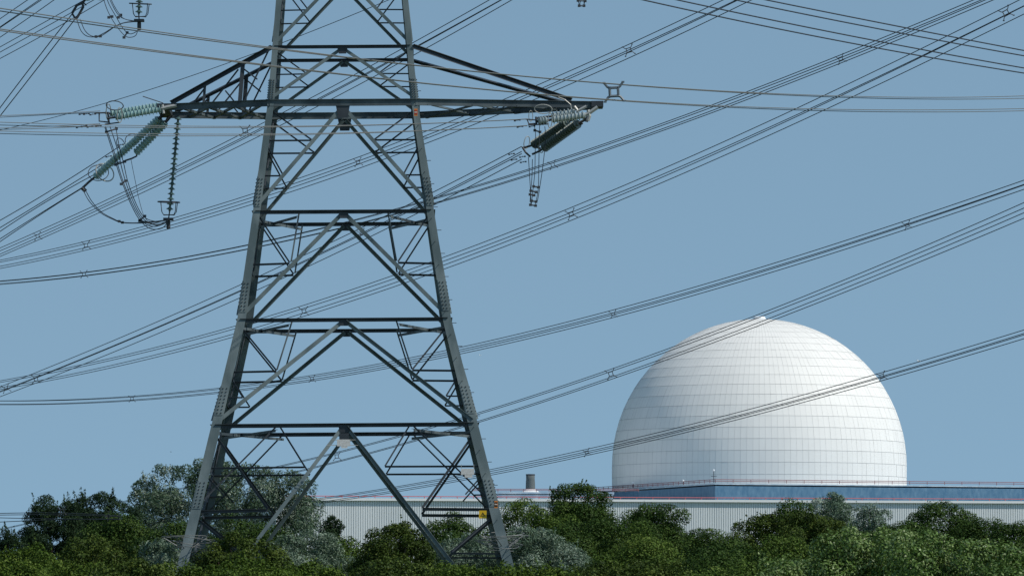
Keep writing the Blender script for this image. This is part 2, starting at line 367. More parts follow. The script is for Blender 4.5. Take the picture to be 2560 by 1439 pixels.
for k in range(4):
    for (nm, p, q, a) in SEC:
        for s in (-1, 1):
            ins = {'horizontal_strut':0.13,'diagonal_strut':0.16,'vertical_strut':0.20}[nm]
            mb = MB(); angle(mb, fp(k, -s*fx(*p), p[1], ins), fp(k, -s*fx(*q), q[1], ins), a, fn(k), s, None, k != 2, True)
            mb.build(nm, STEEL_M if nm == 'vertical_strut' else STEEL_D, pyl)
# plan bracing at three levels
for y in (1064, 801, 531):
    w, z = lev(y); w -= 0.12; z -= 0.12
    for sx in (-1, 1):
        for sy in (-1, 1):
            mb = MB(); angle(mb, Vector((sx*0.52*w, sy*w, z)), Vector((sx*w, -sy*0.62*w, z-0.02)), 0.11, Vector((0,0,1)), sx); mb.build('plan_brace', STEEL_M, pyl)
# barbed wire guards round the legs
for (sx, sy) in ((-1,-1),(1,-1),(1,1),(-1,1)):
    w, z = lev(1352); mb = MB(); c = Vector((sx*(w-0.15), sy*(w-0.15), z))
    for i in range(5):
        for zz, rr in ((0, 0.55), (0.28, 0.85), (-0.25, 0.62), (0.12, 1.05)):
            if i == 0: mb.ring(c+Vector((0,0,zz+R.uniform(-.04,.04))), Vector((rr,0.0,R.uniform(-.12,.12))), Vector((0,rr,R.uniform(-.12,.12))), 0.014, 22, 4)
        t = 2*math.pi*i/5 + 0.5; e = Vector((math.cos(t), math.sin(t), 0))
        mb.tube([c+e*0.2+Vector((0,0,-0.25)), c+e*0.95+Vector((0,0,0.2))], 0.022, 4)
    mb.build('barbed_wire_guard', WIRE_L, pyl)

# cross arms
def cross_arm(side, dy, utip, vf, vb):
    w, z = lev(255+dy); w2, z2 = lev(118+dy); zb_ = z - 0.02; zc = z-0.16
    A, B = Vector((side*w, -w, zb_)), Vector((side*utip, vf, zb_))
    A2, B2 = Vector((side*w, w, zb_)), Vector((side*utip, vb, zb_))
    dn = Vector((0,0,1)); mb = MB()
    for a, b, n in ((A, B, Vector((0,-1,0))), (A2, B2, Vector((0,1,0)))):
        d = (b-a).normalized(); sd_ = Vector((0,0,1)).cross(d)
        c0, c1 = a - d*0.1, b
        hgt, dep = 0.28, 0.16
        o_ = n; fl, th_ = 0.075, 0.022
        sec = [(-dep/2,hgt/2),(fl,hgt/2),(fl,hgt/2-th_),(0,hgt/2-th_),(0,-hgt/2+th_),(fl*0.5,-hgt/2+th_),(fl*0.5,-hgt/2),(-dep/2,-hgt/2)]
        if n.y > 0: sec = [(-x_-dep/2, z_) for x_, z_ in sec]
        ch = MB().prism([[p + o_*x_ + dn*z_ for x_, z_ in sec] for p in (c0, c1)])
        if n.y < 0: arm = ch.build('cross_arm', STEEL_M, pyl)
        else: ch.build('rear_chord', STEEL_M, arm)
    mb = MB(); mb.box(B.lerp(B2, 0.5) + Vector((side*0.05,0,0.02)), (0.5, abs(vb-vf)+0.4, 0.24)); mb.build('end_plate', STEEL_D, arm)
    T, T2 = Vector((side*w2, -w2, z2)), Vector((side*w2, w2, z2))
    tipk = 0.93 if side < 0 else 0.86
    E, E2 = A.lerp(B, tipk) + dn*0.14, A2.lerp(B2, tipk) + dn*0.14
    for a, b, n in ((T, E, Vector((0,-1,0.4))), (T2, E2, Vector((0,1,0.4)))):
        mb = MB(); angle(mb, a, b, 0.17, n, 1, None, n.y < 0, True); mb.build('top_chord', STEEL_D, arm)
    if side < 0:
        f = lambda q, r: (A.lerp(B, q), T.lerp(E, q/tipk)) if r == 0 else (A2.lerp(B2, q), T2.lerp(E2, q/tipk))
        for r in (0, 1):
            n = Vector((0, -1 if r == 0 else 1, 0))
            for q, a in ((0.27, 0.17), (0.62, 0.11)):
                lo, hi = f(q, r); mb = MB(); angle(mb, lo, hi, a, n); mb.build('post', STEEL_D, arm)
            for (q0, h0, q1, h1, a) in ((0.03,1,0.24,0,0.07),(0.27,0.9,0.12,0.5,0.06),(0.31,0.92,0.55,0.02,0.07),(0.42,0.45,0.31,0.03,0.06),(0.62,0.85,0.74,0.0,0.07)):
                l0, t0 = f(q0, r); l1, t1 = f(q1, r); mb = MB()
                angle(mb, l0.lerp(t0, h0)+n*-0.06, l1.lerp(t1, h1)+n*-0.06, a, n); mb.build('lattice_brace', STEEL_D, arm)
    # plan lacing between the chords
    for q0, q1 in ((0.05,0.3),(0.3,0.55),(0.55,0.8)):
        for s_ in (0, 1):
            a, b = (A.lerp(B,q0), A2.lerp(B2,q1)) if s_ == 0 else (A2.lerp(B2,q0), A.lerp(B,q1))
            mb = MB(); angle(mb, a+dn*(-0.1-0.06*s_), b+dn*(-0.1-0.06*s_), 0.10, Vector((0,0,-1))); mb.build('plan_lacing', STEEL_M, arm)
    return B, B2
for dy, ul, ur in ((0, 7.55, 10.68), (-490, 9.3, 12.7)):
    cross_arm(-1, dy, ul, -1.5, 2.2); cross_arm(1, dy, ur, -1.4, -0.6)
    # the tower's own beams at arm level, front and back
    for k in (0, 2):
        w, z = lev(255+dy); mb = MB(); f = FR[k]
        q_ = 1 if k == 0 else -1; fl, th_, hgt = 0.06, 0.022, 0.284
        sec = [(-0.085,hgt/2),(fl,hgt/2),(fl,hgt/2-th_),(0.003,hgt/2-th_),(0.003,-hgt/2+th_),(fl*0.5,-hgt/2+th_),(fl*0.5,-hgt/2),(-0.085,-hgt/2)]
        yy = -w if k == 0 else w-0.08
        mb.prism([[Vector((x_, yy - e_, z-0.02+h_)) for e_, h_ in sec] for x_ in (-w-0.03, w+0.03)]); mb.build('arm_level_beam', STEEL_M, pyl)
Mp = Matrix.Translation(PC) @ pyl.rotation_euler.to_matrix().to_4x4()

# ------------------------------------------------------------------ signs on the pylon
def plate(name, label, px, py, wpx, hpx, m, Y):
    c = P(px, py, Y); s = Y/F; o = MB().box((0,0,0), (wpx*s, 0.02, hpx*s)).build(name, m)
    tag(o, label, 'sign'); o.location = c; return o, s
YS = 241.0
o, s = plate('warning_sign', 'square yellow danger sign with black triangle on the lower right of the pylon', 1207, 1285, 19, 20, YEL, YS-0.15)
m = MB(); tr_ = lambda k: [Vector((0,-0.015-0.004*0,0.10*k+0.0)), Vector((-0.105*k,-0.015,-0.075*k)), Vector((0.105*k,-0.015,-0.075*k))]
a, b = tr_(1.0), tr_(0.62); b = [v+Vector((0,0,-0.008)) for v in b]
for i in range(3):
    j = (i+1)%3; m.prism([[a[i],a[j],b[j],b[i]], [v+Vector((0,0.006,0)) for v in (a[i],a[j],b[j],b[i])]])
m.prism([[Vector((0.012,-0.015,0.035)),Vector((-0.028,-0.015,-0.005)),Vector((0.0,-0.015,-0.008)),Vector((-0.008,-0.015,-0.04)),Vector((0.03,-0.015,0.004)),Vector((0.004,-0.015,0.006))],
         [Vector((0.012,-0.01,0.035)),Vector((-0.028,-0.01,-0.005)),Vector((0.0,-0.01,-0.008)),Vector((-0.008,-0.01,-0.04)),Vector((0.03,-0.01,0.004)),Vector((0.004,-0.01,0.006))]])
m.build('warning_symbol', BLK, o)
for (px, py, Y, lab, stripe) in ((1240, 1260, YS-0.1, 'small orange and black circuit plate above the yellow sign', BLK), (1039.5, 281, 244.6, 'small orange, red and white circuit plate just below the right arm', RED)):
    o, s = plate('circuit_plate', lab, px, py, 8.5, 18, ORG, Y-0.25)
    m = MB(); m.box((0,-0.013,0.07),(0.13,0.012,0.05)); m.box((0,-0.013,-0.06),(0.13,0.012,0.05)); m.build('stripe', stripe, o)
    m = MB(); m.box((0,-0.014,0.005),(0.10,0.012,0.04)); m.build('white_stripe', WHT, o)
o, s = plate('number_plate', 'blank looking white plate on the right strut above the yellow sign', 1169, 1178, 33, 15, WHT, YS+0.4)
m = MB(); m.box((-0.26,0.01,0.2),(0.02,0.02,0.2)); m.box((0.26,0.01,0.2),(0.02,0.02,0.2)); m.build('hanger', FIT, o)
m = MB(); m.box((0.04,0,-0.19),(0.32,0.015,0.11)); m.build('number_strip', WHT, o)
o, s = plate('number_plate', 'white plate hanging below the centre node of the lowest pylon panel', 859, 1106, 33, 17, WHT, YS+0.3)
m = MB(); m.box((0.02,0.02,0.27),(0.4,0.04,0.26)); m.build('bracket', STEEL_D, o)
m = MB(); m.box((0.03,0,-0.18),(0.26,0.015,0.08)); m.build('number_strip', WHT, o)
m = MB(); m.tube([(-0.5,0.02,0.12),(0.5,0.02,0.12)],0.012,4); m.tube([(-0.7,0.02,-0.1),(0.6,0.02,-0.1)],0.012,4); m.build('hanger', FIT, o)

# ------------------------------------------------------------------ insulators
def disc_string(name, p0, p1, pitch, r, m, parent, base, core=0.05):
    p0, p1 = Vector(p0)-base, Vector(p1)-base; Lg = (p1-p0).length; n = max(3, int(Lg/pitch)); pit = Lg/n; pr = [(0.0, core)]
    for i in range(n):
        h = i*pit
        pr += [(h+pit*0.15, core), (h+pit*0.32, r*0.55), (h+pit*0.52, r), (h+pit*0.60, r), (h+pit*0.66, r*0.6), (h+pit*0.72, core)]
    pr.append((Lg, core)); mb = MB(); mb.lathe(p0, p1, pr, 14); return mb.build(name, m, parent, False)

def fitting(name, pts, r, m, parent, base):
    mb = MB(); mb.tube([Vector(p)-base for p in pts], r, 6); return mb.build(name, m, parent)

def suspension(label, top, bot, ringc, Y, blk):
    b = P(*top, Y); t = thing('suspension_insulator', label, 'insulator', b)
    s = Y/F
    disc_string('insulator_string', P(*top, Y), P(*bot, Y), 0.205, 0.155, GLASS_D, t, b)
    c = P(*ringc, Y)-b
    MB().ring(c, Vector((27*s,0,-0.02)), Vector((0.03,27*s,0.05)), 0.03).build('corona_ring', FIT_D, t)
    zb_ = 32*s; mb = MB()
    for q in (-1, 1):
        mb.tube([c+Vector((q*19*s,-0.25,0)), c+Vector((q*17*s,-0.22,-zb_*0.75)), c+Vector((q*13*s,-0.15,-zb_)), c+Vector((0,0,-zb_))], 0.018, 5)
        mb.tube([c+Vector((q*21*s,0.25,0)), c+Vector((q*18*s,0.22,-zb_*0.75)), c+Vector((q*13*s,0.15,-zb_)), c+Vector((0,0,-zb_))], 0.018, 5)
    mb.build('ring_cage', FIT_D, t)
    k = P(*blk, Y)-b; mb = MB(); mb.lathe(k+Vector((0,0,0.17)), k-Vector((0,0,1)), [(0,0.075),(0.04,0.085),(0.30,0.085),(0.34,0.07)], 12); mb.build('weight', FIT_D, t)
    mb = MB(); mb.box(k+Vector((0,0,0.24)), (0.42,0.42,0.10)); mb.tube([k+Vector((0,0,0.2)), P(*bot,Y)-b], 0.03, 6); mb.build('clamp', FIT_D, t)
    return t
suspension('hanging disc string under the left end of the lower left arm', (446,291), (424,528), (422,505), 248.0, (421,562))
suspension('hanging disc string with bright ring at the top left corner', (357,-205), (347,36), (351,10), 248.0, (348,66))

def tension(label, strings, rings, yoke, arms, mats, base_px, Y, rad=0.19):
    b = P(*base_px, Y); t = thing('tension_insulator', label, 'insulator', b)
    for (p, q, Ya, Yb, mm) in strings:
        disc_string('insulator_string', P(*p, Ya), P(*q, Yb), 0.145, rad, mm, t, b, 0.13 if mm is PORC or mm is GLASS else 0.11)
    for (c, ax, ay, Yr, rr, mm) in rings:
        s = Yr/F; MB().ring(P(*c,Yr)-b, Vector((ax[0]*s, ax[2], -ax[1]*s)), Vector((ay[0]*s, ay[2], -ay[1]*s)), rr).build('grading_ring', mm, t)
    mb = MB()
    for (pts, Yy, r_) in yoke: mb.tube([P(*p, Yy)-b for p in pts], r_, 6)
    mb.build('yoke', mats[0], t)
    mb = MB()
    for (pts, Yy, r_) in arms: mb.tube([P(*p, Yy)-b for p in pts], r_, 6)
    mb.build('shackle', mats[1], t)
    return t
tension('teal glass twin strings pulling level from the lower left arm tip',
    [((404,272),(288,293),246.3,246.0,GLASS), ((398,264),(276,284),247.0,246.7,GLASS)],
    [((299,288),(6,0,0.05),(0,18,0.05),245.8,0.026,FIT), ((287,264),(21,2,0.03),(-2,11,0.05),246.0,0.024,FIT_D), ((271,280),(5,3,0.1),(-2,19,0.1),246.6,0.024,FIT)],
    [([(290,293),(268,296)],246.0,0.05), ([(276,284),(262,282)],246.6,0.05), ([(270,280),(272,306)],246.2,0.05), ([(248,283),(248,303),(272,306),(276,310)],246.1,0.035), ([(300,306),(262,311)],246.0,0.03), ([(262,282),(236,283)],246.3,0.035)],
    [([(404,272),(420,268),(442,264)],246.2,0.09), ([(406,262),(409,284)],246.2,0.07)], (FIT_D, FIT), (404,272), 246.3)
tension('teal glass strings slanting down left from the lower left arm tip',
    [((398,297),(238,442),248.5,250.0,GLASS), ((402,296),(306,378),249.5,250.0,GLASS), ((414,306),(340,382),248.6,249.4,GLASS)],
    [((262,431),(13,20,0.1),(17,-9,0.25),250.0,0.028,FIT), ((246,432),(10,17,0.1),(22,-10,0.3),250.4,0.02,FIT_D), ((330,350),(8,12,0.1),(14,-9,0.2),250.4,0.02,FIT_D), ((303,362),(7,16,0.1),(8,-4,0.2),250.0,0.018,FIT_D)],
    [([(238,442),(222,455),(206,470)],250.0,0.055), ([(206,470),(214,478)],250.0,0.1), ([(306,378),(278,396)],250.0,0.04), ([(340,382),(342,390),(330,396),(312,402)],249.4,0.04), ([(342,384),(349,380)],249.4,0.03)],
    [([(398,297),(410,284)],248.4,0.08), ([(414,306),(430,288)],248.6,0.06), ([(414,306),(422,290)],248.6,0.06)], (FIT_D, FIT_D), (398,297), 248.5)
tension('pale grey ribbed twin strings pulling level from the right arm tip',
    [((1462,288),(1380,299),245.8,245.6,PORC), ((1436,280),(1380,291),246.4,246.2,PORC), ((1366,300),(1346,303),245.6,245.5,PORC)],
    [((1375,301),(5,1,0.05),(-1,18,0.05),245.3,0.026,FIT), ((1358,273),(22,1,0.03),(-1,11,0.05),245.6,0.022,FIT), ((1327,290),(5,0,0.05),(0,13,0.05),245.8,0.018,FIT)],
    [([(1380,299),(1368,301),(1342,304)],245.6,0.06), ([(1380,291),(1366,292),(1340,296)],246.0,0.05), ([(1340,292),(1341,312)],245.7,0.05), ([(1318,298),(1322,310),(1341,309)],245.6,0.035), ([(1372,310),(1320,313)],245.5,0.03), ([(1338,300),(1314,298)],245.6,0.03)],
    [([(1462,288),(1474,282),(1494,268)],245.8,0.09), ([(1470,275),(1474,290),(1470,302)],245.8,0.08), ([(1440,280),(1466,266)],246.2,0.07), ([(1436,266),(1444,276)],246.2,0.06)], (FIT_D, FIT), (1462,288), 245.8, 0.20)
tension('dark ribbed twin strings slanting down left from the right arm tip',
    [((1446,308),(1360,370),247.0,249.0,PORC_D), ((1420,304),(1334,362),248.0,250.0,PORC_D)],
    [((1317,356),(2,12,0.1),(7,-9,0.1),250.2,0.018,FIT), ((1352,372),(6,2,0.1),(0,9,0.1),249.0,0.02,FIT)],
    [([(1360,370),(1350,377),(1330,386)],249.0,0.05), ([(1334,362),(1322,366),(1305,370)],250.0,0.05), ([(1306,368),(1314,381),(1326,392)],249.6,0.045), ([(1334,364),(1352,372)],249.6,0.05)],
    [([(1446,308),(1462,300),(1470,292)],246.6,0.06), ([(1420,304),(1440,296),(1466,288)],247.6,0.06), ([(1450,304),(1454,312)],246.8,0.09), ([(1466,296),(1464,304)],246.4,0.12)], (FIT_D, FIT_D), (1446,308), 247.0, 0.21)
# upper left tension clamp of the arm above the frame
tension('green disc end and dark clamp of the string at the top left edge',
    [((330,-168),(214,-2),248.5,250.0,GLASS)],
    [((245,-22),(13,20,0.1),(17,-9,0.25),250.0,0.028,FIT_D)],
    [([(214,-2),(206,8),(192,14),(180,34)],250.0,0.06), ([(206,8),(208,18),(198,36),(190,48)],250.0,0.06), ([(180,34),(188,46),(196,42)],250.0,0.05), ([(208,6),(216,14)],250.0,0.03)],
    [([(330,-168),(348,-190)],248.4,0.08)], (FIT_D, FIT_D), (330,-168), 248.5)
# arcing rods at the arm tips
o = fitting('arcing_rod', [P(408,258,246.4), P(384,250,246.4), P(372,246,246.4), P(357,241,246.4)], 0.022, FIT_D, None, Vector((0,0,0)))
tag(o, 'thin dark arcing rod sticking out left above the left arm tip', 'rod')
o = fitting('arcing_rod', [P(1428,273,246.0), P(1427,262,246.0), P(1412,249,246.0), P(1396,243,246.0)], 0.02, FIT, None, Vector((0,0,0)))
tag(o, 'thin pale bent arcing rod above the right arm strings', 'rod')

# ------------------------------------------------------------------ cables and wires
def catmull(pts, n=8):
    P_ = [2*pts[0]-pts[1]] + pts + [2*pts[-1]-pts[-2]]; o = []
    for i in range(1, len(P_)-2):
        for k in range(n):
            t = k/n; a, b, c, d = P_[i-1], P_[i], P_[i+1], P_[i+2]
            o.append(0.5*((2*b)+(c-a)*t+(2*a-5*b+4*c-d)*t*t+(3*b-a-3*c+d)*t**3))
    return o + [P_[-2]]
def jumper(label, paths, Y0, dY, r, spacers=(), group=None):
    b = P(*paths[0][0], Y0); t = thing('jumper_loop', label, 'cable', b)
    for i, pa in enumerate(paths):
        Y = Y0 + dY*i; mb = MB(); mb.tube([p-b for p in catmull([P(x, y, Y) for x, y in pa])], r, 6); mb.build('cable', WIRE_D, t)
    for (x0, y0, x1, y1) in spacers:
        mb = MB(); p, q = P(x0,y0,Y0-0.03)-b, P(x1,y1,Y0+dY*(len(paths)-1)+0.03)-b; mb.tube([p, q], 0.035, 6)
        for e in (p, q): mb.box(e, (0.12,0.12,0.10))
        mb.build('cable_spacer', FIT_D, t)
    return t
jumper('bunch of jumper cables looping from the left arm strings down to the hanging weight',
    [[(262,318),(282,380),(295,425),(310,468),(330,516),(352,553),(378,572),(405,570),(419,556)],
     [(264,316),(285,378),(298,424),(314,470),(336,520),(360,556),(384,566),(408,560),(420,553)],
     [(275,316),(294,375),(307,430),(324,482),(347,532),(370,556),(395,562),(419,552)],
     [(289,316),(299,370),(309,408),(319,452),(336,500),(358,540),(386,553),(419,551)]], 247.0, 0.25, 0.02,
    [(266,330,291,322),(289,412,312,404),(303,460,314,452),(350,550,362,540),(349,552,372,556)])
jumper('thin single jumper cable right of the bunched left loops', [[(327,395),(330,412),(338,452),(350,508),(363,545),(385,560),(416,554)]], 249.2, 0.1, 0.012)
jumper('lone double jumper sagging from the left clamp to the hanging weight',
    [[(207,474),(224,504),(252,532),(284,549),(304,556),(335,558),(380,556),(420,550)], [(214,476),(230,504),(254,530),(286,548),(304,555),(336,557),(382,554),(420,549)]], 249.6, 0.2, 0.019, [(298,553,306,556)])
jumper('bunch of jumper cables hanging at the top left corner beside the bright ring',
    [[(252,-40),(262,8),(278,45),(300,77),(318,93),(338,90),(346,72)], [(258,-40),(270,5),(290,42),(308,72),(324,85),(340,80),(348,70)],
     [(264,-40),(275,0),(296,38),(318,50),(346,55)], [(268,-40),(280,4),(300,38),(312,48),(330,52),(347,54)]], 247.2, 0.25, 0.017,
    [(272,44,280,42),(296,44,302,38),(310,94,318,82)])
jumper('pair of cables sagging from the top left clamp to the weight',
    [[(192,50),(203,78),(218,91),(240,92),(262,82),(285,68),(310,58),(346,54)], [(200,48),(212,76),(228,90),(250,91),(272,78),(292,64),(316,56),(346,53)]], 249.4, 0.2, 0.019, [(240,92,251,91)])
jumper('ladder like bundle of jumper cables hanging straight down below the right arm',
    [[(1336,314),(1339,340),(1338,380),(1337,430),(1333,470),(1329,505),(1327,513)], [(1349,314),(1348,360),(1347,420),(1346,468),(1341,500),(1338,514)],
     [(1362,316),(1364,345),(1359,400),(1351,458),(1344,500),(1340,507)], [(1321,392),(1324,440),(1327,490),(1327,512)], [(1331,398),(1330,440),(1327,478),(1325,505)]], 246.0, 0.3, 0.017,
    [(1337,326,1350,330),(1334,466,1346,468),(1327,477,1340,480),(1325,486,1335,488),(1329,502,1340,504),(1326,512,1339,514)])
jumper('short end of a hanging jumper ladder at the top edge right of the pylon',
    [[(1441,-60),(1444,-10),(1447,8),(1448,15)], [(1452,-60),(1453,-10),(1450,8),(1449,15)], [(1466,-60),(1464,-10),(1461,8),(1460,15)], [(1458,-60),(1459,-10),(1460,8),(1460,15)]], 246.0, 0.3, 0.018, [(1445,2,1463,3),(1448,15,1460,15)])

def spacer_mesh(base, c, Y, size, ang=0.3, m=FIT_D, th=1.0):
    s = size*0.5; mb = MB(); c = P(*c, Y)-base; ca, sa = math.cos(ang), math.sin(ang)
    rot = lambda x, z, y=0: c + Vector((x*ca-z*sa, y, x*sa+z*ca))
    k = s*0.42; fr = [(-k,-k),(k,-k),(k,k),(-k,k)]
    for i in range(4):
        a, b = fr[i], fr[(i+1)%4]; mb.tube([rot(*a), rot(*b)], s*0.085*th, 5)
        mb.tube([rot(*a), rot(a[0]*1.5, a[1]*1.25), rot(a[0]/k*s*0.95, a[1]/k*s*0.95)], [s*0.09*th, s*0.075*th, s*0.07*th], 5)
        mb.box(rot(a[0]/k*s*0.95, a[1]/k*s*0.95), (s*0.3, s*0.2, s*0.16))
    return mb
def bundle(label, xs, rows, YL, YR, r, m, spacers=(), ext=(260, 260), deg=3, name='conductor_bundle', sth=1.0, smat=None, dampers=(), clip=None):
    """xs: photo x positions; rows: one list of photo y per wire; the bundle hangs in one vertical plane from depth YL to YR."""
    xs = np.array(xs, float); x0, x1 = xs.min(), xs.max()
    Yat = lambda x: 1.0/(1/YL + (1/YR-1/YL)*(x-x0)/(x1-x0))
    base = P(x0, rows[0][0], YL); t = thing(name, label, 'power line', base)
    for i, row in enumerate(rows):
        ok = [k for k in range(len(row)) if row[k] is not None]; X = xs[ok]; V = np.array([row[k] for k in ok], float)
        pc = np.polyfit((X-1280)/1280, V, min(deg, len(ok)-1)); dv = np.polyder(pc)
        a, b = X.min(), X.max(); e0, e1 = ext
        e0 = 1600 if e0 > 200 else e0; e1 = 1600 if (e1 > 200 and x1 > 1500) else e1
        grid = np.concatenate([np.linspace(a-e0, a, 9)[:-1] if e0 else [], np.linspace(a, b, 48), np.linspace(b, b+e1, 9)[1:] if e1 else []])
        pts = []
        for x in grid:
            xc = min(max(x, a), b); y = np.polyval(pc, (xc-1280)/1280) + (x-xc)/1280*np.polyval(dv, (xc-1280)/1280)
            p_ = P(x, y, Yat(x) + 0.12*(i % 2))
            if p_.z > 6.0: pts.append(p_ - base)      # the spans carry on well outside the picture
        mb = MB(); mb.tube(pts, r, 6); mb.build('wire', m, t, True)
    for (sx, sy, sz, an) in spacers:
        Y = Yat(sx); spacer_mesh(base, (sx, sy), Y-0.02, sz*Y/F, an, m, sth).build('spacer', smat or (FIT if m is WIRE_L else FIT_D), t)
    for (dx, dy) in dampers:
        Y = Yat(dx); s = Y/F; c = P(dx, dy, Y)-base; mb = MB()
        mb.tube([c+Vector((-6*s,0,-3*s)), c+Vector((6*s,0,-1*s))], 0.012, 4); mb.tube([c, c+Vector((0,0,-3*s))], 0.015, 4)
        for q in (-1, 1): mb.box(c+Vector((q*6*s,0,(-2.2+q)*s)), (0.085,0.05,0.055))
        mb.build('vibration_damper', FIT_D, t)
    return t

bundle('pale four wire bundle crossing before the pylon, one large cross spacer on its right',
    [0,200,400,530,676,800,1000,1160,1250,1500,1640,1870,2070,2300,2560],
    [[21,51,81,98,118.6,135.5,158,176,185.6,205.7,218.3,231,239.4,243.6,240],
     [28,57,86,103,121,137.5,159.5,177,187,206.5,219.5,233,243,247.6,246],
     [72.7,101,128,145,162,180,202,217,227.5,246,257.5,267,273.5,275,271.8],
     [76.6,105,132,148,163.5,181.5,203.5,218.5,229,248,259.5,269.5,277.5,280.8,277]], 128, 190, 0.0135, WIRE_L, [(1535,230,50,0.06)], deg=5, sth=1.7, smat=FIT_M)
bundle('thick dark four wire bundle falling to the right in the upper right corner',
    [1600,1750,2070,2300,2560],
    [[-1,31,97.5,139.7,183],[-19.5,11.5,79,124,170],[-50,-20,48,93,139.5],[-64,-35,31,78.5,126]], 150, 165, 0.018, WIRE_D, deg=2)
Q = WIRE_D
bundle('steep four wire bundle behind the pylon rising from the left edge to the top edge',
    [0,94,250,400,655,800,1009,1041,1150,1300],
    [[619,580,506,438,307,233,124,101,40,-43],[626,587.5,515,447,318,244,134,117,57,-27],[635,594,521,453,323,247,137,119,58.5,-26],[641,600,531,461,337,262,155,134,72,-11]],
    370, 285, 0.0205, Q, [(94,590,19,0.2)], deg=3)
bundle('four wire bundle passing behind the pylon just under its right arm',
    [0,215,430,625,733,895,1060,1160,1290,1400,1580,1840],
    [[650,604,545,486,449,395.7,331,290,236,187,108,-15],[654.6,610,553,495,459,403,341,303,248,201,121.5,1],[665,620,561,504,467,412,348,309,254.5,207,127,3],[670.6,625,571,512.5,477,421,360,322,269,222,142,19]],
    375, 280, 0.0205, Q, [(215,613,20,0.12),(895,405,20,0.2),(1572,126,26,0.3)])
bundle('long four wire bundle crossing the sky from mid left up to the top right',
    [0,210,430,560,655,848,1090,1260,1380,1640,1890,2070,2300,2460],
    [[701,681,647.5,625,604.5,559,491,442,404.5,314.6,221,151.5,56,-11],[702.5,682.5,649,626,606,560.5,494,445,409,320,227,158.5,63,-2],
     [709.5,688,656.5,633.5,613.5,571,507,455,418,327.6,234.5,164.6,68,3],[711,690,658,635,615,572,509,458,421,332.6,241,171.5,76,11]],
    385, 275, 0.0205, Q, [(210,685,18,0.1),(1382,412,20,0.3),(2102,148,22,0.4)])
bundle('four wire bundle with a box spacer rising from lower left to the right corner',
    [0,90,215,400,588,760,985,1107,1250,1425,1700,1850,2070,2300,2560],
    [[950,936,909,864,816,762,687,644,589,519,404,337,234.5,122.5,-5],[955,940,913,869,824,771,697,652.7,599,531,417.6,352,251,143.5,14],
     [966,953,931,880,836,782,706,662.7,609,540,423.8,357,254.6,146.5,14.8],[971,957,936,886,844,791,716,671.5,619,552.7,437.6,372,271,163,35]],
    390, 275, 0.0205, Q, [(90,947,20,0.1),(760,778,22,0.15),(1428,535,24,0.35),(2515,33,30,0.5)])
bundle('four wire bundle sweeping low behind the pylon above the white dome',
    [0,330,545,780,1000,1150,1340,1530,1640,1920,2260,2560],
    [[1000,991,971,939,896,866.5,823,776,745.5,663.5,553,450],[1001,992.5,974,943,901,873,831,783,754,672,561,461.5],
     [1008.5,1001,980,948,906,877.5,836,788,758,676,563.5,463],[1010,1003,983,952,911,883.5,843,795,765,684,573,474]],
    400, 280, 0.0205, Q, [(330,996,16,0.05),(780,946,17,0.1),(1533,785,18,0.25),(2268,563,20,0.35)])
bundle('four wire bundle passing right over the top of the white dome',
    [700,770,840,910,1000,1200,1330,1525,1640,1780,1920,2100,2280,2560],
    [[1166,1145,1130,1112,1086,1027,989,924,887,832,773.5,701,628,507.5],[1168,1148,1133,1115,1090,1031,993,929.5,893,838,783,711,639,521],
     [1187,1170,1153,1136,1108,1049,1010,942,905,851,796,724,651,532],[1190,1173,1155,1138,1111,1053,1014,947,911,858,805,733,662,546]],
    400, 285, 0.0205, Q, [(842,1140,20,0.1),(1527,934,24,0.3)])
bundle('lowest four wire bundle cutting across the middle of the white dome',
    [620,790,900,1000,1220,1340,1465,1640,1780,1920,2200,2400,2560],
    [[1266,1246,1232,1217,1170,1150,1124,1081,1044,1009,934,877,821],[1269,1250,1235,1220,1175,1155.5,1129,1088,1052,1018,943,886,830],
     [1275,1255,1241,1226,1180,1160,1133.5,1092,1056,1021,946,889,833.5],[1278,1259,1244,1229,1186,1166,1138,1096,1062,1029,953,898,843]],
    410, 290, 0.0205, Q, [(1467,1130,18,0.3),(2205,940,22,0.35)], ext=(10, 260))
bundle('far bundle of four wires by the dark trees at the left edge with pale spacers',
    [-40,0,65,170,300],
    [[1284,1283,1278,1284,1288],[1288,1286,1283.5,1288,1290],[1292,1293,1295,1296,1297],[1306,1304,1300,1298,1296]],
    268, 262, 0.018, Q, [(155,1277,22,0.1),(271,1289,18,0.7)], deg=2, ext=(250, 0))
# the pylon's own conductors
bundle('four wires leaving the right arm strings down left behind the pylon to the left edge',
    [0,90,200,400,603,820,1085,1185,1304],
    [[965,931,886,802.6,711,607,480,428,367],[976.5,941.4,898,819,724,621,492.6,440,381],[978.5,943,900,821,727,624,496,445,387],[991.5,955,912.6,835,742,640,512,462,398]],
    330, 250, 0.018, Q, [(15,970,20,0.3),(905,583,20,0.4)], deg=2, ext=(260, 0), dampers=[(1279,383),(1285,397),(1306,390),(1308,403)])
bundle('four pale wires running level from the right arm strings across the pylon',
    [0,200,400,600,1000,1160,1318],
    [[306,310.5,314.8,316.8,310.5,304.5,297.7],[313,316.5,319,319.2,311.5,305.2,298.4],[327.4,332.8,334.6,335.6,328,323.2,313.6],[334,338,340.4,339,329,324,314.4]],
    225, 245.5, 0.016, WIRE_L, [(613,327,26,0.1)], smat=FIT_D, ext=(260, 0), dampers=[(1293,299),(1300,315),(1330,314)])
bundle('four pale wires running level from the left arm strings to the left edge',
    [0,175,250],
    [[289.4,282,277.6],[293.5,284.4,281],[320.4,313.5,309.4],[323.8,318,313.4]],
    235, 246.2, 0.016, WIRE_L, ext=(260, 0), deg=2, dampers=[(205,283),(216,283),(232,284),(198,316),(210,313),(225,315),(246,313)])
